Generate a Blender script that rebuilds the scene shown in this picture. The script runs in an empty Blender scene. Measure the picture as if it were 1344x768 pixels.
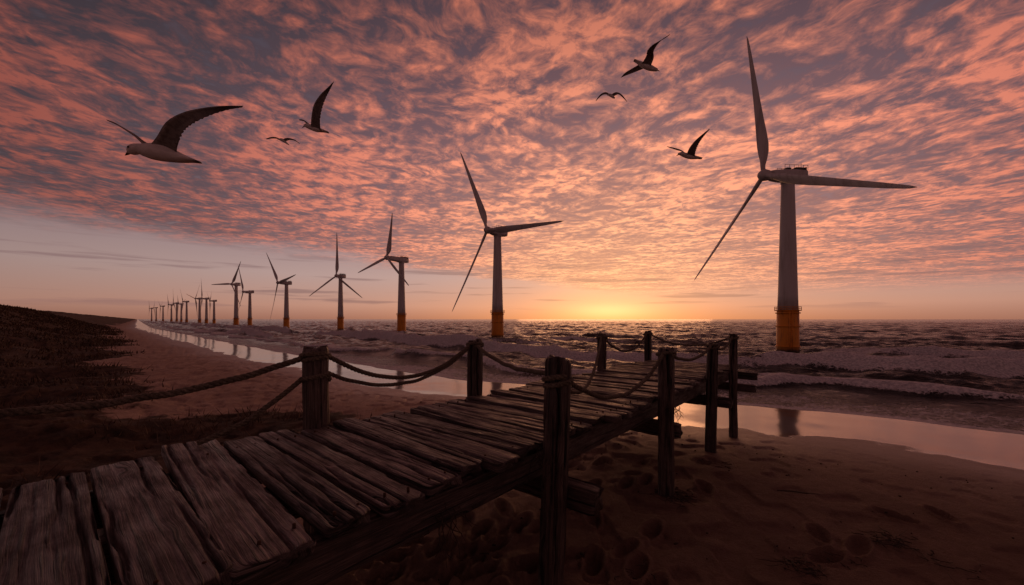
import bpy, math, random
import numpy as np
from mathutils import Vector, Matrix
random.seed(7); RNG=np.random.default_rng(7)
F=522.7; CX=672.; HY=419.; H=2.35
PX,PY=0.647,0.7625
def uv2xy(u,v): return u*PX-v*PY, u*PY+v*PX
def xy2uv(x,y): return x*PX+y*PY, -x*PY+y*PX
scene=bpy.context.scene
scene.view_settings.view_transform='Standard'; scene.view_settings.look='None'
scene.view_settings.exposure=0; scene.view_settings.gamma=1
# ---------------------------------------------------------------- noise
def _h(ix,iy,seed):
    n=(ix.astype(np.int64)*374761393+iy.astype(np.int64)*668265263+seed*1442695041)&0xFFFFFFFF
    n=((n^(n>>13))*1274126177)&0xFFFFFFFF
    n=(n^(n>>16))&0xFFFFFF
    return n/float(0xFFFFFF)
def vn(x,y,seed=0):
    x=np.asarray(x,float); y=np.asarray(y,float)
    ix=np.floor(x); iy=np.floor(y); fx=x-ix; fy=y-iy
    fx=fx*fx*fx*(fx*(fx*6-15)+10); fy=fy*fy*fy*(fy*(fy*6-15)+10)
    a=_h(ix,iy,seed); b=_h(ix+1,iy,seed); c=_h(ix,iy+1,seed); d=_h(ix+1,iy+1,seed)
    return (a*(1-fx)+b*fx)*(1-fy)+(c*(1-fx)+d*fx)*fy
def fbm(x,y,o=4,seed=0,g=.5):
    s=0;a=1;t=0
    for i in range(o):
        s=s+a*vn(x*2**i+i*17.3,y*2**i-i*9.1,seed+i); t+=a; a*=g
    return s/t
def ss(a,b,x):
    t=np.clip((np.asarray(x,float)-a)/(b-a),0,1); return t*t*(3-2*t)
# ---------------------------------------------------------------- mesh helpers
def mk(name,V,Fc,mat=None,attrs=None,smooth=True,parent=None):
    me=bpy.data.meshes.new(name)
    me.from_pydata([tuple(v) for v in V],[],[tuple(f) for f in Fc]); me.update()
    return fin(name,me,mat,attrs,smooth,parent)
def fin(name,me,mat,attrs,smooth,parent):
    if attrs:
        for k,a in attrs.items():
            a=np.asarray(a,np.float32)
            if a.ndim==1:
                at=me.attributes.new(k,'FLOAT','POINT'); at.data.foreach_set('value',a)
            else:
                at=me.attributes.new(k,'FLOAT_VECTOR','POINT'); at.data.foreach_set('vector',a.ravel())
    if smooth: me.polygons.foreach_set('use_smooth',[True]*len(me.polygons))
    if mat: me.materials.append(mat)
    ob=bpy.data.objects.new(name,me); scene.collection.objects.link(ob)
    if parent: ob.parent=parent
    return ob
def gridmesh(name,X,Y,Z,mat,attrs,wrap=False):
    n,m=X.shape
    co=np.stack([X,Y,Z],-1).reshape(-1,3).astype(np.float32)
    i=np.arange(n-1)[:,None]; j=np.arange(m if wrap else m-1)[None,:]; j2=(j+1)%m
    q=np.stack([i*m+j,(i+1)*m+j,(i+1)*m+j2,i*m+j2],-1).reshape(-1,4).astype(np.int32)
    me=bpy.data.meshes.new(name); me.vertices.add(len(co)); me.vertices.foreach_set('co',co.ravel())
    me.loops.add(q.size); me.loops.foreach_set('vertex_index',q.ravel())
    me.polygons.add(len(q)); me.polygons.foreach_set('loop_start',np.arange(0,q.size,4,dtype=np.int32))
    try: me.polygons.foreach_set('loop_total',np.full(len(q),4,np.int32))
    except Exception: pass
    me.update(calc_edges=True); me.validate()
    return fin(name,me,mat,{k:a.ravel() for k,a in attrs.items()},True,None)
def empty(name,loc=(0,0,0)):
    e=bpy.data.objects.new(name,None); e.location=loc; scene.collection.objects.link(e); return e
class MB:
    def __init__(s): s.V=[];s.F=[];s.A=[]
    def loft(s,P,G=None,cap=True,closed=True):
        P=np.asarray(P,float); n,m=P.shape[:2]; b=len(s.V)
        s.V+= [tuple(p) for p in P.reshape(-1,3)]
        if G is not None: s.A+=[tuple(g) for g in np.asarray(G).reshape(-1,3)]
        else: s.A+=[(0,0,0)]*(n*m)
        for i in range(n-1):
            for j in range(m if closed else m-1):
                k=(j+1)%m
                s.F.append((b+i*m+j,b+i*m+k,b+(i+1)*m+k,b+(i+1)*m+j))
        if cap and closed:
            for i,rev in ((0,True),(n-1,False)):
                c=len(s.V); s.V.append(tuple(P[i].mean(0)))
                s.A.append(tuple(np.asarray(G)[i].mean(0)) if G is not None else (0,0,0))
                for j in range(m):
                    k=(j+1)%m
                    s.F.append((b+i*m+k,b+i*m+j,c) if rev else (b+i*m+j,b+i*m+k,c))
    def tube(s,pts,rad,seg=6,aux=0.):
        pts=np.asarray(pts,float); n=len(pts); rad=np.broadcast_to(rad,(n,))
        t=np.gradient(pts,axis=0); t/=np.linalg.norm(t,axis=1)[:,None]+1e-9
        up=np.tile([0,0,1.],(n,1)); bad=np.abs(t[:,2]).mean()>.9
        if bad: up=np.tile([1.,0,0],(n,1))
        a=np.cross(t,up); a/=np.linalg.norm(a,axis=1)[:,None]+1e-9
        b=np.cross(t,a)
        th=np.linspace(0,2*math.pi,seg,endpoint=False)
        P=pts[:,None,:]+rad[:,None,None]*(a[:,None,:]*np.cos(th)[None,:,None]+b[:,None,:]*np.sin(th)[None,:,None])
        G=np.zeros((n,seg,3)); G[:,:,0]=np.linspace(0,1,n)[:,None]; G[:,:,1]=aux
        s.loft(P,G)
    def cyl(s,c,r0,r1,z0,z1,seg=32,bev=0):
        th=np.linspace(0,2*math.pi,seg,endpoint=False)
        rs=[(z0,r0),(z1,r1)] if not bev else [(z0,r0-bev),(z0+bev,r0),(z1-bev,r1),(z1,r1-bev)]
        P=[[(c[0]+r*math.cos(a),c[1]+r*math.sin(a),z) for a in th] for z,r in rs]
        s.loft(P)
    def box(s,c,d,R=None,bev=.0):
        x,y,z=[k/2 for k in d]; bv=bev
        prof=[(-x+bv,-y),(x-bv,-y),(x,-y+bv),(x,y-bv),(x-bv,y),(-x+bv,y),(-x,y-bv),(-x,-y+bv)] if bv else [(-x,-y),(x,-y),(x,y),(-x,y)]
        L=[(-z,1-.0),(z,1)] if not bv else [(-z,(x-bv)/x),(-z+bv,1),(z-bv,1),(z,(x-bv)/x)]
        P=np.array([[(px*k,py*k,zz) for px,py in prof] for zz,k in L])
        if R is not None: P=P@np.array(R).T
        s.loft(P+np.array(c))
    def obj(s,name,mat,smooth=True,parent=None,attr='gco'):
        return mk(name,s.V,s.F,mat,{attr:np.array(s.A)} if attr else None,smooth,parent)
# ---------------------------------------------------------------- node helper
class NT:
    def __init__(s,tree): s.t=tree; s.n=tree.nodes; s.l=tree.links
    def new(s,typ,**k):
        nd=s.n.new(typ)
        for a,b in k.items(): setattr(nd,a,b)
        return nd
    def put(s,sock,val):
        if hasattr(val,'is_output'): s.l.new(val,sock)
        elif val is not None:
            if sock.type=='RGBA' and len(val)==3: val=(*val,1)
            sock.default_value=val
    def m(s,op,a,b=None,c=None,clamp=False):
        nd=s.new('ShaderNodeMath',operation=op,use_clamp=clamp)
        for i,x in enumerate((a,b,c)):
            if x is not None: s.put(nd.inputs[i],x)
        return nd.outputs[0]
    def vm(s,op,a,b=None,scale=None):
        nd=s.new('ShaderNodeVectorMath',operation=op)
        s.put(nd.inputs[0],a)
        if b is not None: s.put(nd.inputs[1],b)
        if scale is not None: s.put(nd.inputs['Scale'],scale)
        return nd.outputs['Value'] if op in('DOT_PRODUCT','LENGTH') else nd.outputs[0]
    def mr(s,x,a,b,c=0.,d=1.,smooth=True):
        nd=s.new('ShaderNodeMapRange',interpolation_type='SMOOTHSTEP' if smooth else 'LINEAR')
        for i,q in enumerate((x,a,b,c,d)): s.put(nd.inputs[i],q)
        return nd.outputs[0]
    def mix(s,f,a,b,bt='MIX'):
        nd=s.new('ShaderNodeMix',data_type='RGBA',blend_type=bt)
        s.put(nd.inputs[0],f); s.put(nd.inputs[6],a); s.put(nd.inputs[7],b); return nd.outputs[2]
    def noise(s,v,scale,detail=4,rough=.5,dist=0.,out=0):
        nd=s.new('ShaderNodeTexNoise'); s.put(nd.inputs['Vector'],v); nd.inputs['Scale'].default_value=scale
        nd.inputs['Detail'].default_value=detail; nd.inputs['Roughness'].default_value=rough; nd.inputs['Distortion'].default_value=dist
        return nd.outputs[out]
    def vor(s,v,scale,feature='F1',out=0,rand=1.):
        nd=s.new('ShaderNodeTexVoronoi',feature=feature); s.put(nd.inputs['Vector'],v); nd.inputs['Scale'].default_value=scale
        nd.inputs['Randomness'].default_value=rand
        return nd.outputs[out]
    def mapv(s,v,scale=(1,1,1),rot=(0,0,0),loc=(0,0,0)):
        nd=s.new('ShaderNodeMapping'); s.put(nd.inputs[0],v); nd.inputs['Scale'].default_value=scale
        nd.inputs['Rotation'].default_value=rot; nd.inputs['Location'].default_value=loc; return nd.outputs[0]
    def ramp(s,f,stops):
        nd=s.new('ShaderNodeValToRGB'); e=nd.color_ramp.elements
        while len(e)<len(stops): e.new(.5)
        for el,(p,c) in zip(e,stops): el.position=p; el.color=(*c,1)
        s.put(nd.inputs[0],f); return nd.outputs[0]
    def bump(s,h,strength=1.,dist=.01,normal=None):
        nd=s.new('ShaderNodeBump'); nd.inputs['Strength'].default_value=strength if not hasattr(strength,'is_output') else 1
        if hasattr(strength,'is_output'): s.l.new(strength,nd.inputs['Strength'])
        nd.inputs['Distance'].default_value=dist; s.put(nd.inputs['Height'],h)
        if normal is not None: s.l.new(normal,nd.inputs['Normal'])
        return nd.outputs[0]
def material(name):
    mt=bpy.data.materials.new(name); mt.use_nodes=True; t=NT(mt.node_tree)
    b=[n for n in t.n if n.type=='BSDF_PRINCIPLED'][0]; return mt,t,b
def setp(t,b,**k):
    for a,v in k.items(): t.put(b.inputs[a.replace('_',' ')],v)
# ---------------------------------------------------------------- WORLD
AZ=math.atan(128/F); SEL=math.radians(2.2)
S=Vector((math.sin(AZ)*math.cos(SEL),math.cos(AZ)*math.cos(SEL),math.sin(SEL)))
w=bpy.data.worlds.new("World"); w.name="sky"; scene.world=w; w.use_nodes=True
try:
    w.cycles.sampling_method='MANUAL'; w.cycles.sample_map_resolution=256
except Exception: pass
t=NT(w.node_tree); bg=[n for n in t.n if n.type=='BACKGROUND'][0]
tc=t.new('ShaderNodeTexCoord').outputs['Generated']
d=t.vm('NORMALIZE',tc)
sep=t.new('ShaderNodeSeparateXYZ'); t.l.new(d,sep.inputs[0]); dx,dy,dz=sep.outputs
el=t.m('MAXIMUM',dz,0.)
c=t.m('MAXIMUM',t.vm('DOT_PRODUCT',d,tuple(S)),0.)
base=t.ramp(t.m('MULTIPLY',el,1.6),[(0,(.35,.155,.11)),(.05,(.50,.26,.20)),(.16,(.46,.31,.29)),(.35,(.28,.19,.22)),(.7,(.12,.10,.135)),(1,(.055,.05,.08))])
base=t.vm('SCALE',base,scale=t.mr(c,.1,.97,.66,1.))
lowk=t.m('POWER',2.718,t.m('MULTIPLY',el,-7.))
g2=t.m('MULTIPLY',t.m('POWER',c,12.),lowk)
g1=t.m('MULTIPLY',t.m('POWER',c,80.),t.m('POWER',2.718,t.m('MULTIPLY',el,-9.)))
clear=t.vm('ADD',base,t.vm('SCALE',(.46,.150,.020),scale=g2))
clear=t.vm('ADD',clear,t.vm('SCALE',(.36,.19,.055),scale=g1))
inv=t.m('DIVIDE',1.,t.m('MAXIMUM',dz,.012))
q=t.vm('MULTIPLY',t.vm('SCALE',d,scale=inv),(1,1,0))
warp=t.vm('SCALE',t.vm('SUBTRACT',t.noise(q,1.5,3,.6,out=1),(.5,.5,.5)),scale=.40)
qw=t.vm('ADD',q,warp)
RZ=(0,0,math.radians(-25))
qs=t.mapv(qw,scale=(1.1,.95,1),rot=RZ)
qo=t.mapv(t.vm('ADD',qw,(S.x*.075,S.y*.075,0)),scale=(1.1,.95,1),rot=RZ)
nL=t.noise(q,1.0,3,.55)
nM=t.noise(qs,4.0,6,.66)
nMo=t.noise(qo,4.0,4,.66)
nS=t.noise(qs,15.,4,.66)
nV=t.vor(t.vm('ADD',qs,t.vm('SCALE',t.noise(qs,9,2,out=1),scale=.15)),9.,'F1')
dens=t.m('ADD',t.m('MULTIPLY',nM,.62),t.m('ADD',t.m('MULTIPLY',nL,.42),t.m('MULTIPLY',nS,.34)))
dens=t.m('SUBTRACT',dens,t.m('MULTIPLY',nV,.28))
puff=t.mr(dens,.41,.70,smooth=False)
edge=t.vm('DOT_PRODUCT',q,(-.8,.6,0))
edge=t.m('ADD',edge,t.m('MULTIPLY',t.m('SUBTRACT',t.noise(q,.6,5,.65),.5),3.6))
mask=t.mr(edge,4.9,6.9,1.,0.)
far=t.mr(t.vm('LENGTH',q),9.,22.,1.,0.)
mask=t.m('MULTIPLY',mask,far)
warm=t.m('POWER',c,4.)
sunk=t.m('MULTIPLY',t.m('POWER',c,14.),t.m('POWER',2.718,t.m('MULTIPLY',el,-2.3)))
lit=t.mix(warm,(.50,.130,.100),(1.25,.41,.235))
lit=t.mix(sunk,lit,(1.35,.68,.33))
shade=t.mix(warm,(.066,.050,.066),(.20,.098,.130))
shade=t.mix(t.m('POWER',2.718,t.m('MULTIPLY',el,-4.5)),shade,t.mix(warm,(.21,.12,.14),(.54,.235,.18)))
shade=t.mix(t.m('MULTIPLY',sunk,.8),shade,(.78,.35,.20))
detail=t.mr(t.m('ADD',t.m('MULTIPLY',nS,.6),t.m('MULTIPLY',nM,.5)),.42,.70,smooth=False)
big=t.mr(nL,.34,.62)
relief=t.m('MULTIPLY',t.m('SUBTRACT',nM,nMo),2.4)
litf=t.m('MULTIPLY',puff,t.m('ADD',.42,t.m('MULTIPLY',detail,.75)))
litf=t.m('MULTIPLY',litf,t.m('ADD',.42,t.m('MULTIPLY',big,.78)))
litf=t.m('ADD',litf,t.m('MULTIPLY',relief,t.m('ADD',.2,puff)),clamp=True)
ccol=t.mix(litf,shade,lit)
# cloud colour scaled darker away from the sun and overhead, towards the corners
corner_dim=t.m('MULTIPLY',t.mr(c,.25,.88,.50,1.),t.mr(el,.34,.66,1.,.66))
ccol=t.vm('SCALE',ccol,scale=corner_dim)
cov=t.m('MULTIPLY',mask,t.mr(dens,.31,.45,.68,1.))
sky=t.mix(cov,clear,ccol)
az=t.m('ARCTAN2',dx,dy)
sv=t.new('ShaderNodeCombineXYZ'); t.put(sv.inputs[0],t.m('MULTIPLY',az,3.2)); t.put(sv.inputs[1],t.m('MULTIPLY',el,60.))
st=t.mr(t.noise(sv.outputs[0],1.,4,.5),.54,.64)
st=t.m('MULTIPLY',st,t.m('MULTIPLY',t.mr(el,.015,.04),t.mr(el,.10,.17,1.,0.)))
sky=t.mix(t.m('MULTIPLY',st,.6),sky,t.mix(g2,(.20,.11,.12),(.5,.24,.16)))
e1=t.m('DIVIDE',t.m('SUBTRACT',el,.020),.016); e2=t.m('DIVIDE',t.m('SUBTRACT',az,AZ),.09)
gl=t.m('POWER',2.718,t.m('MULTIPLY',t.m('ADD',t.m('MULTIPLY',e1,e1),t.m('MULTIPLY',e2,e2)),-1.))
sky=t.vm('ADD',sky,t.vm('SCALE',(.25,.20,.08),scale=gl))
ns=t.new('ShaderNodeTexSky',sky_type='NISHITA'); ns.sun_disc=False; ns.sun_elevation=SEL; ns.sun_rotation=AZ
sky=t.vm('ADD',sky,t.vm('SCALE',ns.outputs[0],scale=.008))
t.l.new(sky,bg.inputs[0]); bg.inputs[1].default_value=1.
sl=bpy.data.lights.new('sun','SUN'); sl.energy=.26; sl.angle=math.radians(26.); sl.color=(1,.42,.18)
so=bpy.data.objects.new('sun',sl); scene.collection.objects.link(so)
so.rotation_euler=S.to_track_quat('Z','Y').to_euler(); so.location=(20,80,20)
# ---------------------------------------------------------------- camera
cam=bpy.data.cameras.new('camera'); cam.lens=14.0; cam.sensor_width=36; cam.shift_y=35/1344; cam.clip_end=20000; cam.clip_start=.05
co=bpy.data.objects.new('camera',cam); scene.collection.objects.link(co); co.location=(0,0,H); co.rotation_euler=(math.pi/2,0,0); scene.camera=co
# ---------------------------------------------------------------- GROUND
VK=[-4000,-200,-20,-3,2,11,28,139,1000,6000]; UK=[40,18,15,13.2,12.4,10.6,10.7,18.4,115,680]
def shore(v):
    return sum(np.interp(v+o,VK,UK) for o in (-4,-2,0,2,4))/5
def sdist(X,Y):
    u,v=xy2uv(X,Y)
    return shore(v)-u+ (fbm(v*.25,u*.05,3,5)-.5)*1.1, u, v
def ground_h(X,Y,fine=True):
    s,u,v=sdist(X,Y)
    z=np.where(s<0,np.maximum(.05*s,-4),np.minimum(s,3.2)*.018)
    z=z+.2*ss(2.6,6.5,s)
    A=.35+4.3*ss(6,85,v)
    dn=ss(8,25,s)
    z=z+A*dn+ (fbm(X*.35,Y*.35,4,11)-.45)*1.0*ss(7,11,s)*ss(5,12,v)
    dry=ss(3.0,5.0,s)
    if fine:
        rough=.36+.64*ss(.0,3.,v+(fbm(X*.5,Y*.5,3,33)-.5)*3)
        z=z+dry*rough*((fbm(X*1.3,Y*1.3,4,21)-.5)*.09+(fbm(X*6,Y*6,3,31)-.5)*.035)
        z=z-dry*rough*.045*ss(.62,.75,vn(X*4.3,Y*4.3,77))
        z=z+(1-dry)*(fbm(X*.6,Y*.6,3,41)-.5)*.02
    return z
a1=np.radians(np.concatenate([np.linspace(-60,60,980),np.linspace(60,300,150)[1:-1]]))
r1=np.concatenate([np.geomspace(.6,30,560),np.geomspace(30,9000,150)[1:]])
R,A_=np.meshgrid(r1,a1,indexing='ij'); X=R*np.sin(A_); Y=R*np.cos(A_)
Z=ground_h(X,Y)
for i in range(130):
    fu=random.uniform(.3,6.5); fv=random.uniform(-1.5,4.2)
    if i<80: fu=random.gauss(1.9,.8); fv=random.gauss(2.0,.9)
    fx,fy=uv2xy(fu,fv); an=random.gauss(.9,.5); ca,sa=math.cos(an),math.sin(an)
    m_=(np.abs(X-fx)<.4)&(np.abs(Y-fy)<.4)
    xx=(X[m_]-fx)*ca+(Y[m_]-fy)*sa; yy=-(X[m_]-fx)*sa+(Y[m_]-fy)*ca
    rr=(xx/.15)**2+(yy/.065)**2
    Z[m_]+= -.06*np.exp(-rr**1.5)+.026*np.exp(-(np.sqrt(rr)-1.45)**2/.08)
s_,u_,v_=sdist(X,Y)
wet=1-ss(2.7,3.5,s_+(fbm(X*.8,Y*.8,4,61)-.5)*1.2)
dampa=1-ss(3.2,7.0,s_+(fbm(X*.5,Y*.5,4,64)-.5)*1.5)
painted_shade=(1-ss(.5,5.5,v_+(fbm(X*.4,Y*.4,4,66)-.5)*3.))  # shade over the right-hand beach, painted into the sand colour
grass=ss(6.8,10,s_+(fbm(X*.25,Y*.25,4,62)-.5)*6)*ss(3.8,9,v_)
def ground_mat():
    mt,t,b=material('sand')
    g=t.new('ShaderNodeNewGeometry').outputs['Position']
    wa=t.new('ShaderNodeAttribute',attribute_name='wet').outputs['Fac']
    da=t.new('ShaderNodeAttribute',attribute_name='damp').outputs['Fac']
    shd=t.new('ShaderNodeAttribute',attribute_name='painted_shade').outputs['Fac']
    ga=t.new('ShaderNodeAttribute',attribute_name='grass').outputs['Fac']
    n1=t.noise(g,1.1,4,.6); n2=t.noise(g,14,4,.65); n3=t.noise(g,160,2,.6)
    dry=t.mix(t.mr(n1,.3,.7),(.40,.285,.225),(.54,.40,.32))
    dry=t.mix(t.mr(n2,.35,.7,0,.45),dry,(.26,.18,.135))
    dry=t.mix(t.mr(n3,.55,.75,0,.5),dry,(.18,.12,.09))
    dry=t.mix(1.,dry,t.mix(shd,(1,1,1),(.40,.35,.33)),'MULTIPLY')  # painted shade multiplies the dry sand colour down
    gr=t.mix(t.mr(t.noise(g,2.5,5,.7),.35,.65),(.028,.018,.012),(.10,.060,.038))
    gm=t.mr(t.m('ADD',ga,t.m('MULTIPLY',t.m('SUBTRACT',t.noise(g,1.6,5,.7),.5),1.6)),.36,.6)
    wm=t.mr(t.m('ADD',wa,t.m('MULTIPLY',t.m('SUBTRACT',t.noise(g,3.,4,.6),.5),.4)),.4,.6)
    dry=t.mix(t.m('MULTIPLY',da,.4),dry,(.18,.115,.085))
    dry=t.mix(gm,dry,gr)
    col=t.mix(wm,dry,(.085,.055,.042))
    bh=t.m('ADD',t.m('MULTIPLY',n2,.6),t.m('ADD',t.m('MULTIPLY',n3,.25),t.m('MULTIPLY',t.noise(g,40,3,.6),.4)))
    dryr=t.m('ADD',.42,t.m('MULTIPLY',t.m('SUBTRACT',1.,da),.43))
    bs=t.m('MULTIPLY',t.mr(wm,0.,1.,1.,.03),t.m('SUBTRACT',1.,t.m('MULTIPLY',da,.6)))
    rough=t.m('ADD',t.m('MULTIPLY',wm,.10),t.m('MULTIPLY',t.m('SUBTRACT',1.,wm),dryr))
    setp(t,b,Base_Color=col,Roughness=rough,Normal=t.bump(bh,bs,.04),Specular_IOR_Level=t.m('ADD',.25,t.m('MULTIPLY',t.m('MAXIMUM',wm,t.m('MULTIPLY',da,.6)),.6)))
    return mt
gridmesh('beach_ground',X,Y,Z,ground_mat(),{'wet':wet,'grass':grass,'damp':dampa,'painted_shade':painted_shade},wrap=True)
# ---------------------------------------------------------------- SEA
a2=np.radians(np.linspace(-62,100,1250))
r2=np.concatenate([np.geomspace(5.5,60,640),np.geomspace(60,600,300)[1:],np.geomspace(600,16000,60)[1:]])
R,A_=np.meshgrid(r2,a2,indexing='ij'); X=R*np.sin(A_); Y=R*np.cos(A_)
s_,u_,v_=sdist(X,Y); W=-s_
dr=np.gradient(r2)[:,None]*np.ones_like(X)
Zs=np.zeros_like(X)
rs=random.Random(3)
for i in range(46):
    lam=.55*1.09**i
    an=math.atan2(PY,PX)+rs.gauss(0,.45); k=2*math.pi/lam
    ph=rs.uniform(0,6.28)
    amp=.0100*min(lam,9)**.85
    att=ss(1.8,4.5,lam/dr)
    q_=np.sin(k*(X*math.cos(an)+Y*math.sin(an))+ph+2*vn(X*.07/(1+lam*.1),Y*.07/(1+lam*.1),i))
    Zs+=amp*att*(1.2-np.abs(q_)*1.3-.37)*ss(.6,7,W)
phase=(W+ (fbm(v_*.07,W*.03,3,71)-.5)*9)/8.5
fr=phase-np.floor(phase); idx=np.floor(phase)
prof=np.exp(-((fr-.5)/.11)**2*np.where(fr<.5,2.2,.40))
amod=.48+1.05*vn(v_*.08+idx*7.7,idx*3.1,81)
Aw=(.56*np.exp(-((W-11)/9)**2)+.22*ss(2,8,W)*(1-ss(200,700,W)))*amod*ss(1.2,3,8.5/dr)
Zs+=Aw*prof*ss(1.8,5.5,W)
wl=3.6+(fbm(v_*.18,W*0+2,3,72)-.5)*4.0
bore=(W-wl)
bm=(.55+vn(v_*.2,v_*0,73))
Zs+=.22*np.exp(-(bore/.55)**2*np.where(bore<0,3.,.4))*bm
Zs+=.012*ss(-.2,.8,W)
Zs=np.where(W<0,-.03*np.minimum(-W,2),Zs)+.004
nf=fbm(v_*.5,W*.5,5,91,.6)
crest=np.exp(-((fr-.452)/.055)**2)*1.25*ss(.55,.90,amod*(1.1-W/62))*(1-ss(20,38,W))*ss(4,6,W)
trail=np.exp(-((fr-.60)/.14)**2)*.42*(1-ss(10,18,W))*ss(.55,.95,amod)*ss(3,5,W)
borf=(np.exp(-((bore+.10)/.24)**2)*1.1+.54*ss(-.1,.2,bore)*(1-ss(.5,3.4,bore)))*bm
wash=np.exp(-((W-.12)/.15)**2)*1.0+ .50*ss(0,.3,W)*(1-ss(1.2,3.6,W))
foam=np.clip(np.maximum(crest+trail,np.maximum(wash,borf))*(.15+1.75*nf),0,1.2)
foam=foam*ss(-.15,.02,W)
def sea_mat():
    mt,t,b=material('sea_water')
    g=t.new('ShaderNodeNewGeometry').outputs['Position']
    fa=t.new('ShaderNodeAttribute',attribute_name='foam').outputs['Fac']
    gr=t.mapv(g,rot=(0,0,-math.atan2(PY,PX)))
    gs=t.mapv(gr,scale=(1.6,.7,1))
    n1=t.noise(gs,2.2,4,.62); n2=t.noise(gs,9,3,.6); n3=t.noise(gs,.35,3,.55)
    wv=t.vm('ADD',g,t.vm('SCALE',t.noise(g,2.,3,out=1),scale=.5))
    lace=t.vor(wv,3.2,'DISTANCE_TO_EDGE'); lace2=t.vor(wv,8.,'DISTANCE_TO_EDGE')
    lc=t.m('MAXIMUM',t.mr(lace,.0,.15,1,0),t.m('MULTIPLY',t.mr(lace2,.0,.15,1,0),.85))
    th=t.m('ADD',t.m('MULTIPLY',lc,.36),t.m('MULTIPLY',t.noise(g,4,5,.75),.85))
    fm=t.mr(t.m('ADD',th,fa),.96,1.22)
    fm=t.m('MULTIPLY',fm,t.mr(fa,.03,.25))
    col=t.mix(fm,(.014,.014,.017),t.mix(t.mr(t.noise(g,11,4,.7),.35,.65),(.42,.43,.47),(.80,.80,.82)))
    h=t.m('ADD',t.m('MULTIPLY',n1,.20),t.m('ADD',t.m('MULTIPLY',n2,.05),t.m('MULTIPLY',n3,.55)))
    h=t.m('ADD',h,t.m('MULTIPLY',fm,.05))
    setp(t,b,Base_Color=col,Roughness=t.m('ADD',.17,t.m('MULTIPLY',fm,.65)),IOR=1.33,Normal=t.bump(h,t.mr(fa,.3,.9,1.,.7),1.))
    return mt
gridmesh('sea',X,Y,Zs,sea_mat(),{'foam':foam})
# ---------------------------------------------------------------- WOOD
def wood_mat(name,dark,light,dist=.014):
    mt,t,b=material(name)
    g=t.new('ShaderNodeAttribute',attribute_name='gco').outputs['Vector']
    sp=t.new('ShaderNodeSeparateXYZ'); t.l.new(g,sp.inputs[0])
    kn=t.vor(t.mapv(g,scale=(1.6,5.,1),loc=(.3,.2,0)),1.,'F1')
    kw=t.m('MULTIPLY',t.mr(kn,.0,.30,1,0),.045)
    off=t.new('ShaderNodeCombineXYZ'); t.put(off.inputs[1],kw)
    wv=t.vm('ADD',t.vm('ADD',g,off.outputs[0]),t.vm('SCALE',t.vm('SUBTRACT',t.noise(t.mapv(g,scale=(2.5,7,1)),1.,2,out=1),(.5,.5,.5)),scale=.025))
    g1=t.noise(t.mapv(wv,scale=(1.6,55,9)),1.,5,.65)
    g2=t.noise(t.mapv(wv,scale=(5,200,9)),1.,3,.6)
    g3=t.noise(t.mapv(g,scale=(3.5,9,1)),1.,4,.65)
    ck=t.mr(t.noise(t.mapv(wv,scale=(1.1,38,5),loc=(3,7,2)),1.,3,.5),.37,.42,1.,0.)
    col=t.mix(t.mr(g1,.35,.66),dark,light)
    col=t.mix(t.mr(g3,.4,.68,0,.65),col,tuple(x*.45 for x in dark))
    col=t.mix(t.mr(g2,.50,.70,0,.7),col,tuple(min(1,x*1.9) for x in light))
    tint=t.m('FRACT',t.m('MULTIPLY',sp.outputs[2],.3713))
    col=t.vm('SCALE',col,scale=t.mr(tint,0.,1.,.6,1.4,False))
    col=t.mix(ck,col,(.005,.004,.004))
    col=t.mix(t.mr(kn,.03,.09,.85,0.),col,(.010,.007,.006))
    h=t.m('ADD',t.m('MULTIPLY',g1,.8),t.m('ADD',t.m('MULTIPLY',g2,.45),t.m('SUBTRACT',t.m('MULTIPLY',g3,.4),t.m('MULTIPLY',ck,.9))))
    setp(t,b,Base_Color=col,Roughness=t.mr(g3,.3,.7,.38,.72),Normal=t.bump(h,1.,dist),Specular_IOR_Level=.55)
    return mt
M_pl=wood_mat('weathered_deck_wood',(.032,.024,.024),(.145,.113,.112))
M_po=wood_mat('weathered_post_wood',(.028,.020,.019),(.120,.086,.078))
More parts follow.
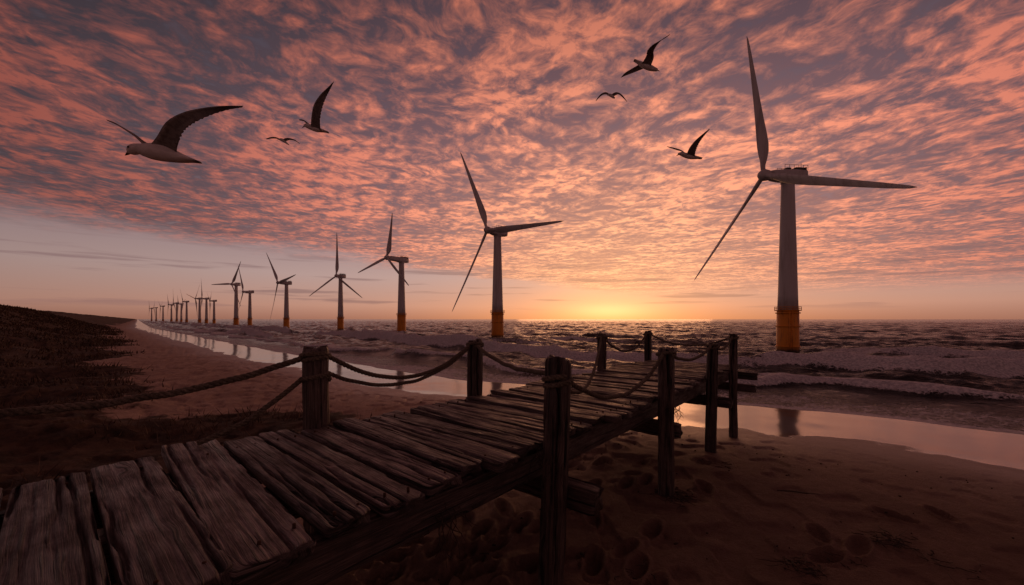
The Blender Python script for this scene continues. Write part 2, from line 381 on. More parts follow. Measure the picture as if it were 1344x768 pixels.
def timber(mb,L,w,h,nl,nw,seed,M,roundp=False,r=.018,crack=3,ragged=.02,amp=1.):
    rr=random.Random(seed)
    if roundp:
        m=nw; th=np.linspace(0,2*math.pi,m,endpoint=False)
        sq=1/(np.abs(np.cos(th))**3.2+np.abs(np.sin(th))**3.2)**(1/3.2)
        cy=w/2*sq*np.cos(th); cz=h/2*sq*np.sin(th); ny,nz=np.cos(th),np.sin(th); per=th*w/2
    else:
        nh=max(3,int(nw*h/w)+1)
        ty=np.linspace(-1,1,nw+1)
        top=[(y*w/2,h/2,0,1) for y in ty]; sd=[(w/2,z*h/2,1,0) for z in np.linspace(1,-1,nh+2)[1:-1]]
        bot=[(y*w/2,-h/2,0,-1) for y in np.linspace(1,-1,max(4,nw//3))]
        sd2=[(-w/2,z*h/2,-1,0) for z in np.linspace(-1,1,nh+2)[1:-1]]
        a=np.array(top+sd+bot+sd2); cy,cz,ny,nz=a.T.copy()
        oy=np.clip(cy,-w/2+r,w/2-r); oz=np.clip(cz,-h/2+r,h/2-r)
        ddy,ddz=cy-oy,cz-oz; ln=np.hypot(ddy,ddz); cor=(np.abs(ddy)>1e-6)&(np.abs(ddz)>1e-6)
        k=np.where(cor,r/np.maximum(ln,1e-6),1); cy=oy+ddy*k; cz=oz+ddz*k
        per=np.concatenate([[0],np.cumsum(np.hypot(np.diff(cy),np.diff(cz)))])
        m=len(cy)
    x=np.linspace(-L/2,L/2,nl)
    XX,PP=np.meshgrid(x,per,indexing='ij')
    wob=(vn(XX*3+seed,PP*8,seed)-.5)*.03
    disp=-np.abs(vn(XX*1.2+seed*3,(PP+wob)*48,seed)-.5)*.010*amp
    disp+=-(1-ss(.0,.22,vn(XX*.8+seed,(PP+wob)*24,seed+5)))*.008*amp
    disp+=(fbm(XX*2,PP*5,3,seed+9)-.5)*.009*amp
    for k in range(crack):
        c0=rr.uniform(.05,.95)*(per.max() if roundp else w); xs=rr.choice([-1,1]); ln=rr.uniform(.25,.8)*L; x0=xs*L/2
        ext=1-ss(ln*.6,ln,np.abs(XX-x0))
        cc=c0+(vn(XX*4,XX*0+k,seed+k)-.5)*.022
        disp-=ext*.030*np.exp(-((PP-cc)/(.0040+.006*ext))**2)*amp
    if not roundp:
        ed=np.minimum(np.abs(PP),np.abs(PP-w))
        disp-=np.exp(-(ed/.012)**2)*.016*ss(.6,.85,vn(XX*6+seed,PP*0+np.round(PP/w),seed+31))*amp
    Yy=cy[None,:]+ny[None,:]*disp; Zz=cz[None,:]+nz[None,:]*disp
    rag=(vn(PP*18,PP*0+3,seed+2)-.5)*2*ragged
    rag2=(vn(PP*18,PP*0+9,seed+4)-.5)*2*ragged
    f=(XX+L/2)/L
    Xx=XX+rag*(1-f)**8+rag2*f**8
    end=1-.07*np.exp(-((L/2-np.abs(XX))/.012))*1.5
    Yy*=end; Zz*=end
    P=np.stack([Xx,Yy,Zz],-1)@np.array(M.to_3x3()).T+np.array(M.translation)
    sd_=seed*1.37
    G=np.stack([XX+sd_,PP,np.full_like(XX,float(seed%97))],-1)
    mb.loft(P,G)
ang=math.atan2(PY,PX)
def frame(u,v,z,yaw=0.,pitch=0.,roll=0.,axis='v'):
    x,y=uv2xy(u,v); a=ang+(math.pi/2 if axis=='v' else 0)+yaw
    return Matrix.Translation((x,y,z))@Matrix.Rotation(a,4,'Z')@Matrix.Rotation(-pitch,4,'Y')@Matrix.Rotation(roll,4,'X')
DZ=1.40
pier=empty('wooden_pier')
VN,VF=1.80,3.60
edges=[.175,.5,.854,1.127,1.416,1.70,1.93]
ul=[]
uu=.175
while uu>-2.4: uu-=.31; ul.insert(0,uu)
ul+=edges
uu=1.93
rr=random.Random(5)
while uu<9.25: uu+=rr.uniform(.20,.30); ul.append(uu)
for i in range(len(ul)-1):
    u0_,u1_=ul[i],ul[i+1]; wd=u1_-u0_-rr.uniform(.018,.040); near=u0_<2.6
    vn0=VN+rr.uniform(-.08,.08); vf0=VF+rr.uniform(-.07,.08)
    if u0_<1.4: vf0=VF+.1+rr.uniform(-.08,.28)
    mb=MB()
    timber(mb,vf0-vn0,wd,.068,120 if near else 40,64 if near else 14,100+i,frame((u0_+u1_)/2,(vn0+vf0)/2,DZ-.034+rr.uniform(-.014,.012),rr.gauss(0,.015),rr.gauss(0,.006),rr.gauss(0,.028)),
           crack=rr.choice([2,3,4]),ragged=.022,r=.012,amp=1.1)
    mb.obj('plank_%d'%(i+1),M_pl,parent=pier)
for n,v in enumerate((VN+.14,(VN+VF)/2,VF-.14)):
    mb=MB(); timber(mb,11.7,.13,.22,160,12,300+n,frame(3.5,v,DZ-.080-.115,axis='u'),amp=1.2); mb.obj('stringer_%d'%(n+1),M_po,parent=pier)
PN=[(2.50,1.69,.297,.19,-.030),(4.89,1.70,.352,.19,.0),(7.0,1.70,.382,.17,-.02),(8.54,1.70,.277,.15,.0)]
PFr=[(1.60,3.68,.26,.21,.01),(3.58,3.66,.27,.18,0),(7.0,3.66,.28,.17,0),(9.3,3.66,.29,.17,0),(-1.0,3.75,.33,.2,0)]
posts=[]
for n,(u,v,dtop,wd,lean) in enumerate(PN+PFr):
    x,y=uv2xy(u,v); zt=H-dtop; zb=-.6; L=zt-zb
    mb=MB()
    M=Matrix.Translation((x,y,DZ))@Matrix.Rotation(-lean,4,'Y')@Matrix.Translation((0,0,(zt+zb)/2-DZ))@Matrix.Rotation(math.radians(-90),4,'Y')@Matrix.Rotation(ang+.2,4,'X')
    timber(mb,L,wd,wd*.96,130,72,400+n,M,roundp=True,amp=1.7,crack=7,ragged=.025)
    mb.obj('post_%d'%(n+1),M_po,parent=pier); posts.append((x,y,zt,wd/2,lean))
for n,(u,va,vb,z,wd,hh) in enumerate([(2.50+.16,1.42,3.9,DZ-.40,.15,.20),(4.89+.15,1.58,3.9,DZ-.42,.14,.19),(7.0+.14,1.45,3.85,DZ-.40,.13,.17),(8.54+.13,1.35,3.8,DZ-.16-.2,.12,.15),(9.25,1.42,3.85,DZ-.20,.12,.15),(.3,1.5,3.85,DZ-.40,.14,.19)]):
    mb=MB(); timber(mb,vb-va,wd,hh,60,16,500+n,frame(u,(va+vb)/2,z),amp=1.4,ragged=.02); mb.obj('cross_beam_%d'%(n+1),M_po,parent=pier)
mt,t,b=material('rusty_iron'); setp(t,b,Base_Color=(.07,.033,.02),Roughness=.7,Metallic=.5)
M_rust=mt
mb=MB()
for i in range(len(ul)-1):
    for v in (VN+.13,VF-.14):
        for k in (.28,.72):
            x,y=uv2xy(ul[i]+(ul[i+1]-ul[i])*k,v+rr.gauss(0,.012)); mb.cyl((x,y),.008,.008,DZ-.03,DZ+.003,8,.002)
mb.obj('nails',M_rust,parent=pier)
# ---------------------------------------------------------------- ROPES
def rope_mat():
    mt,t,b=material('rope_fibre')
    g=t.new('ShaderNodeNewGeometry').outputs['Position']
    n=t.noise(g,60,4,.7); n2=t.noise(g,6,3,.6)
    col=t.mix(t.mr(n,.3,.7),(.06,.05,.038),(.22,.185,.145)); col=t.mix(t.mr(n2,.4,.7,0,.5),col,(.05,.045,.03))
    setp(t,b,Base_Color=col,Roughness=.9,Normal=t.bump(n,.7,.004)); return mt
M_rope=rope_mat()
def rope(paths,R=.025,name='rope'):
    mb=MB()
    for pts in paths:
        pts=np.asarray(pts,float)
        dl=np.linalg.norm(np.diff(pts,axis=0),axis=1); L=np.concatenate([[0],np.cumsum(dl)])
        n=max(8,int(L[-1]/.011)); q=np.linspace(0,L[-1],n)
        P=np.stack([np.interp(q,L,pts[:,k]) for k in range(3)],-1)
        P[:,2]+= (vn(q*6,q*0,int(L[-1]*1000)%97)-.5)*.012
        tt=np.gradient(P,axis=0); tt/=np.linalg.norm(tt,axis=1)[:,None]
        up=np.array([0,0,1.]); 
        if abs(tt[:,2]).mean()>.85: up=np.array([1.,0,0])
        a=np.cross(tt,up); a/=np.linalg.norm(a,axis=1)[:,None]+1e-9; b=np.cross(tt,a)
        for k in range(3):
            ph=q/(R*5.2)*2*math.pi+k*2*math.pi/3
            C=P+(a*np.cos(ph)[:,None]+b*np.sin(ph)[:,None])*R*.5
            mb.tube(C,R*.55,7)
        for k in range(int(L[-1]*26)):
            i=random.randrange(2,n-3); o=P[i]; dd=np.array([random.gauss(0,1) for _ in range(3)]); dd/=np.linalg.norm(dd)
            mb.tube([o+dd*R*.8,o+dd*(R+.008)+tt[i]*.01,o+dd*(R+.014)+tt[i]*.028],.0008,3)
    return mb.obj(name,M_rope)
def sag(A,B,s,n=60):
    A=np.array(A);B=np.array(B);q=np.linspace(0,1,n)[:,None]
    P=A+(B-A)*q; P[:,2]-= s*(4*q[:,0]*(1-q[:,0])); return P
def wrap(p,z,turns=1.3,R=.025,a0=0.):
    x,y,zt,r,lean=p; x=x-lean*(z-DZ); r=r*.97+R*.55
    th=np.linspace(0,turns*2*math.pi,int(40*turns))+a0
    return np.stack([x+r*np.cos(th),y+r*np.sin(th),z+(th-a0)/(2*math.pi)*R*1.9+.012*np.sin(th*1.3)],-1)
def at(p,z,toward=None,R=.025):
    x,y,zt,r,lean=p; x=x-lean*(z-DZ)
    if toward is None: return (x,y,z)
    d_=np.array(toward[:2])-np.array([x,y]); d_/=np.linalg.norm(d_); return (x+d_[0]*(r+R*.3),y+d_[1]*(r+R*.3),z)
A,B,C,D,E,Fp,G,Hp,I=posts
def span(p,q,z1,z2,s,R=.025,w1=True,w2=False):
    ps=[sag(at(p,z1,q,R),at(q,z2,p,R),s)]
    if w1: ps.append(wrap(p,z1-.02,1.3,R*.85,a0=random.uniform(0,6)))
    if w2: ps.append(wrap(q,z2-.02,1.3,R*.85,a0=random.uniform(0,6)))
    return rope(ps,R)
zE=H-.34
span(I,E,H-.42,zE,.17,.026,w1=False)
x,y=uv2xy(.75,3.72)
rope([sag(at(E,H-.52,(x,y)),(x,y,DZ+.02),.06),wrap(E,H-.55,1.2,.02)],.022)
span(E,Fp,zE,H-.33,.30,.023)
rope([sag(at(E,H-.50,Fp),at(Fp,H-.36,E),.26)],.020)
span(Fp,A,H-.33,H-.42,.085,.021)
span(A,B,H-.46,H-.42,.30,.021)
span(G,A,H-.33,H-.50,.42,.021,w1=False)
span(B,C,H-.42,H-.42,.15,.020)
span(C,D,H-.44,H-.34,.12,.02)
span(G,Hp,H-.36,H-.36,.33,.022,w2=True)
span(Hp,D,H-.36,H-.36,.20,.02,w1=False,w2=True)
# ---------------------------------------------------------------- seaweed / frayed netting
mt,t,b=material('seaweed'); g=t.new('ShaderNodeNewGeometry').outputs['Position']
setp(t,b,Base_Color=t.mix(t.noise(g,20,3),(.015,.012,.008),(.07,.045,.03)),Roughness=.7); M_sw=mt
def strands(name,c,n,L,spread,hang=True,parent=None,r=.003):
    mb=MB()
    for k in range(n):
        p=np.array(c)+np.array([random.gauss(0,spread),random.gauss(0,spread),random.gauss(0,.03 if hang else .004)])
        pts=[p.copy()]; dd=np.array([random.gauss(0,.5),random.gauss(0,.5),-1. if hang else .25]); l=L*random.uniform(.3,1)
        for i in range(9):
            dd=dd+np.array([random.gauss(0,.35),random.gauss(0,.35),random.gauss(0,.15) if hang else -.12]); dn=dd/np.linalg.norm(dd)
            p=p+dn*l/9
            if not hang: p[2]=max(p[2],c[2]-.005)
            pts.append(p.copy())
        mb.tube(pts,np.linspace(r,r*.4,10)*random.uniform(.6,1.6),4)
    return mb.obj(name,M_sw,parent=parent)
for (u,v,z,n,L,sp) in [(1.55,1.86,DZ-.22,16,.30,.05),(1.75,1.9,DZ-.25,8,.2,.04),(2.42,1.70,DZ-.05,26,.32,.06),(4.85,1.62,DZ-.1,26,.35,.07),(7.1,1.7,DZ-.2,16,.3,.06),(6.9,3.5,DZ-.25,10,.3,.06)]:
    x,y=uv2xy(u,v); strands('hanging_seaweed',(x,y,z),n,L,sp,True,pier)
def gz(x,y): return float(ground_h(np.array([x]),np.array([y]))[0])
for (px,py,n,L,sp) in [(1165,708,40,.25,.09),(1055,742,36,.28,.10),(885,648,60,.3,.12),(1115,735,14,.2,.08),(950,612,16,.25,.12),(1250,742,12,.2,.1),(830,755,18,.2,.12),(640,735,14,.15,.1)]:
    Yd=(H-.27)*F/(py-HY); x=(px-CX)/F*Yd; strands('seaweed_clump',(x,Yd,gz(x,Yd)+.01),n,L,sp,False,r=.004)
Yd=(H-.27)*F/(645-HY); x=(1045-CX)/F*Yd; z=gz(x,Yd)+.015
mb=MB(); mb.tube([(x-.2,Yd+.05,z),(x-.05,Yd,z+.01),(x+.1,Yd-.03,z),(x+.24,Yd-.06,z)],[.006,.01,.009,.004],7); mb.tube([(x,Yd,z),(x+.05,Yd+.06,z+.015)],[.006,.002],6); mb.obj('driftwood_stick',M_sw)
mb=MB()
for k in range(420):
    u=random.uniform(.5,8.2); v=random.uniform(-6,9); x,y=uv2xy(u,v)
    if y<1: continue
    z=gz(x,y); r=random.uniform(.005,.016)
    th=np.linspace(0,6.283,6,endpoint=False)+random.random()
    ex=random.uniform(.4,2)
    mb.loft([[(x+r*ex*k2*math.cos(a),y+r*k2*math.sin(a),z+zz) for a in th] for k2,zz in ((1,-.004),(.9,.006),(.4,.012))])
mb.obj('beach_debris',M_sw)
# ---------------------------------------------------------------- dune grass
N=130000
v=4+ (RNG.random(N)**1.7)*150; off=RNG.random(N)
ucand=shore(v)-6.5-off*26
Xg,Yg=uv2xy(ucand,v)
s_,_,_=sdist(Xg,Yg)
gd=ss(7.2,10,s_+(fbm(Xg*.25,Yg*.25,4,62)-.5)*6)*ss(.38,.6,fbm(Xg*.8,Yg*.8,4,63))*(Yg>2)*ss(4.,8,v)
keep=(gd>RNG.random(N)*.9)&(np.arctan2(Xg,Yg)>-1.15)
Xg,Yg=Xg[keep],Yg[keep]; n=len(Xg); Zg=ground_h(Xg,Yg)
dd=np.hypot(Xg,Yg); hgt=(.07+.17*RNG.random(n)**1.5)*(1+dd/150); wdt=(.004+.0009*dd); a=RNG.random(n)*6.28; lx=RNG.normal(0,.6,n)*hgt; ly=RNG.normal(0,.6,n)*hgt
V=np.zeros((n,3,3)); V[:,0]=np.stack([Xg-wdt*np.cos(a),Yg-wdt*np.sin(a),Zg-.02],-1); V[:,1]=np.stack([Xg+wdt*np.cos(a),Yg+wdt*np.sin(a),Zg-.02],-1); V[:,2]=np.stack([Xg+lx,Yg+ly,Zg+hgt],-1)
mt,t,b=material('dry_grass'); g=t.new('ShaderNodeNewGeometry').outputs['Position']
tone=t.new('ShaderNodeAttribute',attribute_name='tone').outputs['Fac']
col=t.mix(t.mr(t.noise(g,.9,4,.7),.35,.65),(.030,.020,.012),(.11,.066,.040)); col=t.mix(t.mr(tone,.7,1.,0.,.7),col,(.20,.125,.075))
setp(t,b,Base_Color=col,Roughness=.8)
mk('dune_grass',V.reshape(-1,3).tolist(),np.arange(n*3).reshape(-1,3).tolist(),mt,{'tone':np.repeat(RNG.random(n),3)},False)
# ---------------------------------------------------------------- TURBINES
mt,t,b=material('turbine_white_paint'); g=t.new('ShaderNodeNewGeometry').outputs['Position']
nn=t.noise(t.mapv(g,scale=(3,3,.35)),1.,5,.6)
setp(t,b,Base_Color=t.mix(t.mr(nn,.45,.75),(.60,.60,.62),(.42,.41,.41)),Roughness=.45); M_w=mt
mt,t,b=material('transition_yellow_paint'); g=t.new('ShaderNodeNewGeometry').outputs['Position']
nn=t.noise(t.mapv(g,scale=(4,4,.8)),1.,6,.7); sp=t.new('ShaderNodeSeparateXYZ'); t.l.new(g,sp.inputs[0])
col=t.mix(t.mr(nn,.5,.7,0,.8),(.80,.30,.02),(.30,.10,.025)); col=t.mix(t.mr(t.m('ADD',sp.outputs[2],t.m('MULTIPLY',nn,.5)),.35,.75,1,0),col,(.05,.035,.025))
setp(t,b,Base_Color=col,Roughness=.5); M_y=mt
mt,t,b=material('dark_grey_steel'); setp(t,b,Base_Color=(.09,.09,.095),Roughness=.5,Metallic=.3); M_g=mt
def fit(tower,hub,tips,Y,om,Lr):
    X0=(tower-CX)/F*Y
    ph=np.radians(np.arange(-85,60,3.))[:,None,None,None]; th=np.radians(np.arange(-60,60,2.5))[None,:,None,None]
    L=np.linspace(Lr[0],Lr[1],16)[None,None,:,None]; o=np.linspace(om*.6,om*1.5,7)[None,None,None,:]
    hx=X0+np.sin(ph)*o; hy=Y-np.cos(ph)*o; hz=(HY-hub[1])/F*hy
    e=((hx/hy*F+CX-hub[0])**2)*1.5+0*th*L
    for k,tp in enumerate(tips):
        if tp is None: continue
        a=th+k*2*math.pi/3
        x=hx+L*np.cos(a)*np.cos(ph); y=hy+L*np.cos(a)*np.sin(ph); z=hz+L*np.sin(a)
        y=np.maximum(y,1); e=e+(x/y*F+CX-tp[0])**2+(HY-z/y*F-tp[1])**2
    i=np.unravel_index(np.argmin(e),e.shape)
    return ph.ravel()[i[0]],th.ravel()[i[1]],L.ravel()[i[2]],o.ravel()[i[3]],float(e[i])
def turbine(tx,by,ty,hub,tips,ybase,big=False,phi=None):
    Y=H*F/(by-HY); X0=(tx-CX)/F*Y; k=Y/F
    sc=(by-ty)*k/11.5
    if phi is None:
        ph,th,L,o,e=fit(tx,hub,tips,Y,2.0*sc,(6.0*sc,11.5*sc))
    else: ph,th,L,o=phi; ph=math.radians(ph); th=math.radians(th); L*=sc; o*=sc
    root=empty('wind_turbine',(X0,Y,0))
    hz=(HY-hub[1])/F*(Y-math.cos(ph)*o)+H
    ztop=hz-.42*sc; zy=(HY-ybase)/F*Y+H
    seg=40 if big else 20
    mb=MB(); th_=np.linspace(0,2*math.pi,seg,endpoint=False)
    zs=np.linspace(zy,ztop,10); rs_=np.interp(zs,[zy,ztop],[.62*sc,.40*sc])
    mb.loft([[(r*math.cos(a),r*math.sin(a),z) for a in th_] for z,r in zip(zs,rs_)])
    mb.obj('tower',M_w,parent=root)
    if big:
        mb=MB()
        for z in np.linspace(zy,ztop,5)[1:-1]: 
            r=np.interp(z,[zy,ztop],[.62*sc,.40*sc]); mb.cyl((0,0),r+.006,r+.006,z-.015,z+.015,seg,.003)
        mb.obj('flange_rings',M_w,parent=root)
    mb=MB(); mb.cyl((0,0),.70*sc,.66*sc,-2,zy,seg,.02*sc)
    for z in (.93,.62,.15): mb.cyl((0,0),.74*sc,.74*sc,zy*z-.04*sc,zy*z+.04*sc,seg,.01*sc)
    mb.obj('transition_piece',M_y,parent=root)
    mb=MB(); zp=zy-.02*sc; mb.cyl((0,0),.80*sc,.80*sc,zp-.04*sc,zp+.02*sc,seg,.01*sc)
    mb.obj('platform',M_y,parent=root)
    mb=MB()
    for z in (.12,.24):
        mb.tube([( .79*sc*math.cos(a), .79*sc*math.sin(a), zp+z*sc*1.0) for a in np.linspace(0,6.283,seg+1)],.012*sc,5)
    for a in np.linspace(0,6.283,14,endpoint=False): mb.tube([(.79*sc*math.cos(a),.79*sc*math.sin(a),zp),(.79*sc*math.cos(a),.79*sc*math.sin(a),zp+.25*sc)],.012*sc,5)
    for dxx in (-.1,.1): mb.tube([(dxx*sc-.3*sc,-.76*sc,-.5),(dxx*sc-.3*sc,-.76*sc,zp)],.02*sc,5)
    for z in np.arange(.1,zp,.14*sc): mb.tube([(-.4*sc,-.76*sc,z),(-.2*sc,-.76*sc,z)],.012*sc,4)
    mb.obj('railing_and_ladder',M_y,parent=root)
    a=Vector((math.sin(ph),-math.cos(ph),0)); tt=Vector((math.cos(ph),math.sin(ph),0))
    Rm=np.array([[a.x,tt.x,0],[a.y,tt.y,0],[0,0,1]])
    def tr(P): return np.asarray(P)@Rm.T+np.array([0,0,hz])
    mb=MB(); rings=[]
    for x,hw,zb,zt_ in [(-1.25,.30,-.20,.26),(-1.18,.40,-.34,.36),(-.4,.43,-.42,.40),(.5,.42,-.42,.38),(o/sc-.75,.36,-.36,.34),(o/sc-.35,.27,-.27,.27)]:
        rg=[]
        for q in np.linspace(0,2*math.pi,24,endpoint=False):
            cc,s2=math.cos(q),math.sin(q); kk=1/(abs(cc)**5+abs(s2)**5)**.2
            rg.append((x*sc,hw*kk*cc*sc,((zt_+zb)/2+(zt_-zb)/2*kk*s2)*sc))
        rings.append(tr(rg))
    mb.loft(rings); mb.cyl((0,0),.44*sc,.44*sc,hz-.52*sc,hz-.36*sc,seg,.01)
    mb.obj('nacelle',M_w,parent=root)
    mb=MB()
    for (x,y,z,dx_,dy_,dz_) in [(-.75,0,.47,.7,.5,.16),(.1,.1,.45,.35,.3,.12),(-1.1,0,.42,.1,.7,.25)]:
        c_=tr([(x*sc,y*sc,z*sc)])[0]; mb.box(c_,(dx_*sc,dy_*sc,dz_*sc),Rm,.02*sc)
    for y in (-.36,.36):
        mb.tube(tr([(-1.2*sc,y*sc,.66*sc),(.5*sc,y*sc,.66*sc)]),.015*sc,5)
        for x in np.linspace(-1.2,.5,6): mb.tube(tr([(x*sc,y*sc,.34*sc),(x*sc,y*sc,.67*sc)]),.014*sc,5)
    mb.tube(tr([(-1.0*sc,0,.5*sc),(-1.0*sc,.0,.95*sc)]),.014*sc,5)
    mb.obj('nacelle_equipment',M_g,parent=root)
    mb=MB(); rings=[]
    for x,r in [(-.40,.27),(-.30,.36),(.0,.40),(.18,.34),(.34,.2),(.40,.05)]:
        rings.append(tr([((o+x*sc),r*math.cos(q)*sc,r*math.sin(q)*sc) for q in np.linspace(0,2*math.pi,24,endpoint=False)]))
    mb.loft(rings); mb.obj('hub',M_w,parent=root)
    hc=a*o+Vector((0,0,hz))
    for k_ in range(3):
        an=th+k_*2*math.pi/3; rd=tt*math.cos(an)+Vector((0,0,1))*math.sin(an); ch=a.cross(rd)
        rings=[]; LS=[0,.03,.06,.10,.15,.20,.28,.38,.5,.62,.74,.84,.92,.97,1.]
        CH=[.22,.22,.23,.34,.50,.56,.53,.46,.385,.32,.26,.21,.16,.11,.02]
        TH=[1,1,.95,.6,.36,.28,.24,.21,.19,.18,.17,.16,.15,.14,.14]
        for f,cw,tk in zip(LS,CH,TH):
            be=math.radians(np.interp(f,[0,.15,.4,1],[48,38,22,8])); cd=ch*math.cos(be)+a*math.sin(be); nd=rd.cross(cd)
            cw*=sc*1.05; rg=[]
            for q in np.linspace(0,2*math.pi,18,endpoint=False):
                cx_=math.cos(q); xx=cx_*.5-(.18 if tk<.9 else 0); yy=math.sin(q)*.5*tk*(1+ .35*cx_*(0 if tk>.9 else 1))
                p=hc+rd*(f*L*1.0)+cd*xx*cw*1.25+nd*yy*cw*1.3+a*(.25*sc*f*f)
                rg.append(tuple(p))
            rings.append(rg)
        mb=MB(); mb.loft(rings); mb.obj('blade_%d'%(k_+1),M_w,parent=root)
    return root
turbine(1034,463,248,(998,230),[(1210,262),(988,55),(915,395)],407,True)
turbine(653,444,308,(636,302),[(744,288),(612,197),(595,403)],410,True)
turbine(527,438,343,(512,338),[(528,366),(519,279),(460,362)],413)
turbine(447,433.5,367,(432,362),[None,(462,313),(408,405)],417)
turbine(376,431.5,373,(364,371),[None,(351,332),(356,420)],418)
turbine(328,428.5,386,(319,383),[None,(317,350),(309,417)],418.5)
turbine(310,427.5,378,(303,373),[(312,397),(323,338),(277,377)],418.5)
FAR=[(281,425.5,397,(-60,25)),(271,425,394,(-50,-20)),(262,424.2,394,(-70,10)),(245,423.3,398,(-60,50)),(238,423,401,(-50,20)),(232,422.6,400,(-60,-30)),(225,422.3,402,(-45,5)),(214,421.9,404,(-60,35)),(205,421.6,406,(-60,0)),(199,421.4,407,(-50,60))]
for tx,by,ty,(p_,th0) in FAR: turbine(tx,by,ty,(tx-3,ty-2),None,420.,False,(p_,th0,10.4,1.8))
# ---------------------------------------------------------------- GULLS
def gull_mat(name,mode):
    mt,t,b=material(name); g=t.new('ShaderNodeAttribute',attribute_name='gco').outputs['Vector']
    sp=t.new('ShaderNodeSeparateXYZ'); t.l.new(g,sp.inputs[0]); x,y=sp.outputs[0],sp.outputs[1]
    if mode=='wing':
        st=t.noise(t.mapv(g,scale=(26,3,1)),1.,3,.6)
        col=t.mix(t.mr(x,.55,.85),(.20,.175,.165),(.018,.016,.016)); col=t.mix(t.mr(y,.0,.22,.75,0),col,(.42,.38,.36)) 
        col=t.mix(t.mr(st,.45,.6,0,.5),col,(.05,.045,.045))
        setp(t,b,Base_Color=col,Roughness=.75,Normal=t.bump(st,.5,.004))
    else:
        col=t.mix(t.mr(x,.0,.12,1,0),(.80,.77,.75),(.05,.045,.045)); col=t.mix(t.m('MULTIPLY',t.mr(t.noise(g,9,3),.4,.6),.25),col,(.4,.37,.36))
        setp(t,b,Base_Color=col,Roughness=.8)
    return mt
M_wing=gull_mat('gull_wing_feathers','wing'); M_body=gull_mat('gull_body_feathers','body')
mt,t,b=material('gull_beak'); setp(t,b,Base_Color=(.10,.04,.02),Roughness=.4); M_beak=mt
mt,t,b=material('gull_eye'); setp(t,b,Base_Color=(.005,.005,.005),Roughness=.1); M_eye=mt
def gull(Y0,body,wings,beak,eye=None):
    k=Y0/F
    def W3(px,py,dy=0.): 
        yy=Y0+dy; return np.array([(px-CX)/F*yy,yy,(HY-py)/F*yy+H])
    c0=W3(*body[len(body)//2][:2]); root=empty('seagull',tuple(c0))
    pts=np.array([W3(b_[0],b_[1],0) for b_ in body])-c0; rad=np.array([b_[2]*k for b_ in body]); asp=np.array([b_[3] if len(b_)>3 else 1. for b_ in body])
    q=np.linspace(0,len(body)-1,36); 
    def cr(a):
        n=len(a); out=[]
        for x in q:
            i=min(int(x),n-2); f=x-i; p0=a[max(i-1,0)];p1=a[i];p2=a[i+1];p3=a[min(i+2,n-1)]
            out.append(.5*((2*p1)+(-p0+p2)*f+(2*p0-5*p1+4*p2-p3)*f*f+(-p0+3*p1-3*p2+p3)*f**3))
        return np.array(out)
    P=cr(pts); Rr=np.maximum(cr(rad),.0005); As=cr(asp)
    tt=np.gradient(P,axis=0); tt/=np.linalg.norm(tt,axis=1)[:,None]
    sidev=np.array([0,1.,0]); upv=np.cross(tt,sidev); upv/=np.linalg.norm(upv,axis=1)[:,None]
    th=np.linspace(0,2*math.pi,18,endpoint=False)
    PP=P[:,None]+Rr[:,None,None]*(upv[:,None]*np.cos(th)[None,:,None]+sidev[None,None]*np.sin(th)[None,:,None]*As[:,None,None])
    G=np.zeros(PP.shape); G[:,:,0]=np.linspace(0,1,36)[:,None]; G[:,:,1]=th/6.28
    mb=MB(); mb.loft(PP,G); mb.obj('body',M_body,parent=root)
    for n_,wg in enumerate(wings):
        m=len(wg); LE=np.array([W3(a[0],a[1],a[4]) for a in wg])-c0; TE=np.array([W3(a[2],a[3],a[5] if len(a)>5 else a[4]) for a in wg])-c0
        q=np.linspace(0,m-1,8*m); LEs,TEs=cr(LE),cr(TE)
        n=len(q); sec=[]; Gs=[]
        nc=8
        for i in range(n):
            ch=TEs[i]-LEs[i]; L_=np.linalg.norm(ch)+1e-6
            f=i/(n-1); sc_=1+.05*math.sin(f*n*2.4)*(f>.25)
            ax=LEs[min(i+1,n-1)]-LEs[max(i-1,0)]; nn_=np.cross(ax,ch); nn_/=np.linalg.norm(nn_)+1e-9
            if nn_[2]<0: nn_=-nn_
            up=[];dn=[]
            for j in range(nc+1):
                c_=j/nc; cam_=.10*L_*math.sin(math.pi*min(1,c_**.7)); tk=(.05*L_*(1-c_)**.7*math.sin(math.pi*min(1,(c_+.03)**.5))+.0006)
                p=LEs[i]+ch*c_*sc_+nn_*cam_
                up.append(p+nn_*tk); dn.append(p-nn_*tk)
            sec.append(up+dn[::-1]); Gs.append([(f,j/nc,0) for j in range(nc+1)]+[(f,j/nc,0) for j in range(nc,-1,-1)])
        mb=MB(); mb.loft(sec,Gs); mb.obj('wing_%d'%(n_+1),M_wing,parent=root)
    hp=W3(*beak[0])-c0; bp=W3(*beak[1])-c0; mb=MB(); mb.tube([hp,(hp*.45+bp*.55),bp],[beak[2]*k,beak[2]*k*.75,beak[2]*k*.15],8); mb.obj('beak',M_beak,parent=root)
    if eye:
        mb=MB(); r=eye[2]*k; e0=W3(eye[0],eye[1])-c0+np.array([0,-eye[3]*k,0])
        mb.loft([[tuple(e0+np.array([r*math.cos(a)*c2,-r*s2,r*math.sin(a)*c2])) for a in np.linspace(0,6.283,10,endpoint=False)] for c2,s2 in ((.2,-.97),(.7,-.7),(1,0),(.7,.7),(.2,.97))]); mb.obj('eye',M_eye,parent=root)
    return root
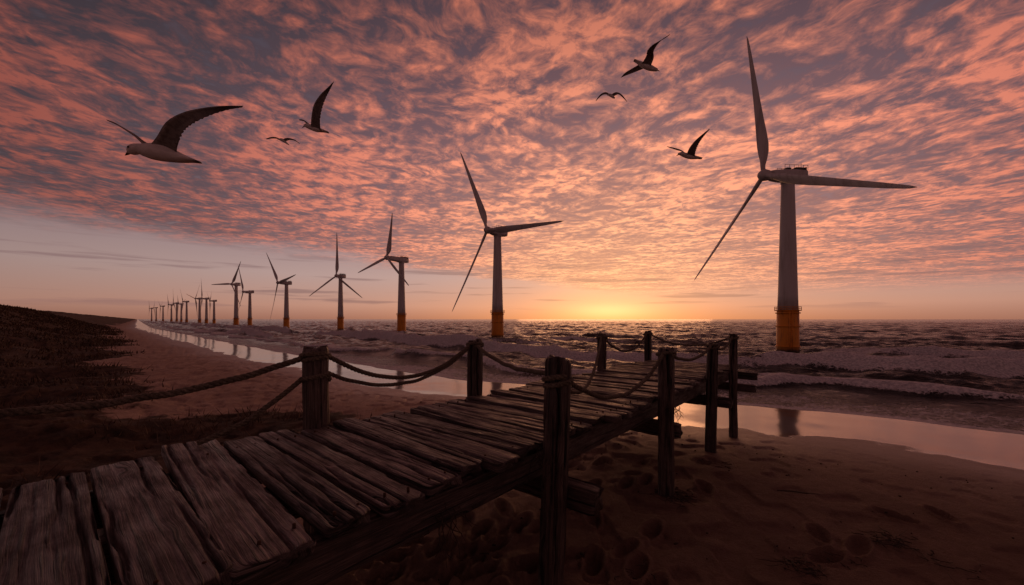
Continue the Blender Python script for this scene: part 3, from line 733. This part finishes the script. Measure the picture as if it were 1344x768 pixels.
gull(3.6,[(262,213,1.2,3.5),(250,210,3,2.4),(236,207,6.5,1.3),(218,202,10,1),(202,199,10.5,1),(190,197,8.2,1),(183,195.5,6.6,1),(177,196,6.9,1),(172,198,5.6,1),(168.5,200,2.4,1)],
 [[(196,192,232,202,-.03),(206,180,233,192,-.08),(219,160,240,174,-.16),(240,148,252,163,-.24),(265,142,272,153,-.32),(292,139,296,145,-.40),(319,139,318,141,-.46)],
  [(190,192,208,194,.03),(182,184,196,190,.10),(172,175,184,184,.18),(157,166,166,172,.27),(147,160,153,164,.33),(139,157,141,158.5,.38)]],
 ((171,199.5),(164,204),2.2),(174.5,195.5,1.7,6.0))
gull(6.0,[(431,174,.8,3),(425,172,1.6,2),(416,170,3.2,1),(408,167,3.4,1),(402,165,2.6,1),(399,165,1.2,1)],
 [[(408,166,421,171,-.04),(409,153,420,160,-.12),(412,138,422,145,-.22),(420,125,427,130,-.32),(430,115,433,118,-.4),(438,107,438,108,-.46)],
  [(405,166,414,168,.04),(400,160,408,165,.15),(396,157,401,160,.25),(392,157,393,158,.33)]],
 ((400,165.5),(396,168),.8),(402.5,164,.5,2.2))
gull(14.0,[(379,190,.4,3),(375,187,1.4,1),(371,184,2.0,1),(367,183,1.3,1),(365,183,.5,1)],
 [[(370,183,374,186,-.02),(377,181,380,184,-.1),(386,183,387,185,-.2),(393,188,393.3,189,-.3)],
  [(369,183,373,186,.02),(362,180,364,182.5,.1),(355,180,357,182,.2),(349,182,350,183,.3)]],
 ((366,183),(363,184),.4))
gull(6.5,[(832,79,.8,3),(838,82,1.6,2),(845,86,3.4,1),(853,89,3.6,1),(859,91,2.6,1),(863,92,1.6,1)],
 [[(854,87,842,84,-.04),(858,76,848,74,-.12),(858,67,850,66,-.22),(864,57,858,58,-.32),(872,50,870,52,-.4),(879,45,879,46,-.46)],
  [(849,88,838,85,.04),(840,92,833,88,.14),(830,96,826,92,.24),(822,99,820,96,.34),(815,102,815.5,101,.42)]],
 ((862,92),(866,93.5),.8),(860.5,90.5,.5,2.0))
gull(13.0,[(807,129,.5,2),(804,127,1.6,1),(801,125,1.8,1),(798,124,1.0,1)],
 [[(802,124,805,127,-.02),(809,121,811,124,-.1),(816,124,816,127,-.2),(823,133,823,134,-.3)],
  [(801,124,802,127,.02),(795,121,795,124,.1),(788,124,789,126,.2),(782,132,782,133,.3)]],
 ((799,124.5),(796.5,126),.4))
gull(7.0,[(921,208,.8,3),(915,207,1.6,2),(907,206,3.0,1),(900,204,3.2,1),(894,202,2.4,1),(890,202,1.1,1)],
 [[(901,203,912,206,-.04),(905,194,913,199,-.12),(912,185,917,189,-.2),(921,177,923,180,-.3),(931,169,931.5,170,-.38)],
  [(899,203,905,205,.04),(892,197,898,200,.14),(884,194,888,197,.24),(875,192,876,193,.34)]],
 ((891.5,202.5),(887.5,204.5),.8),(894,201,.5,2.0))
print('DONE')
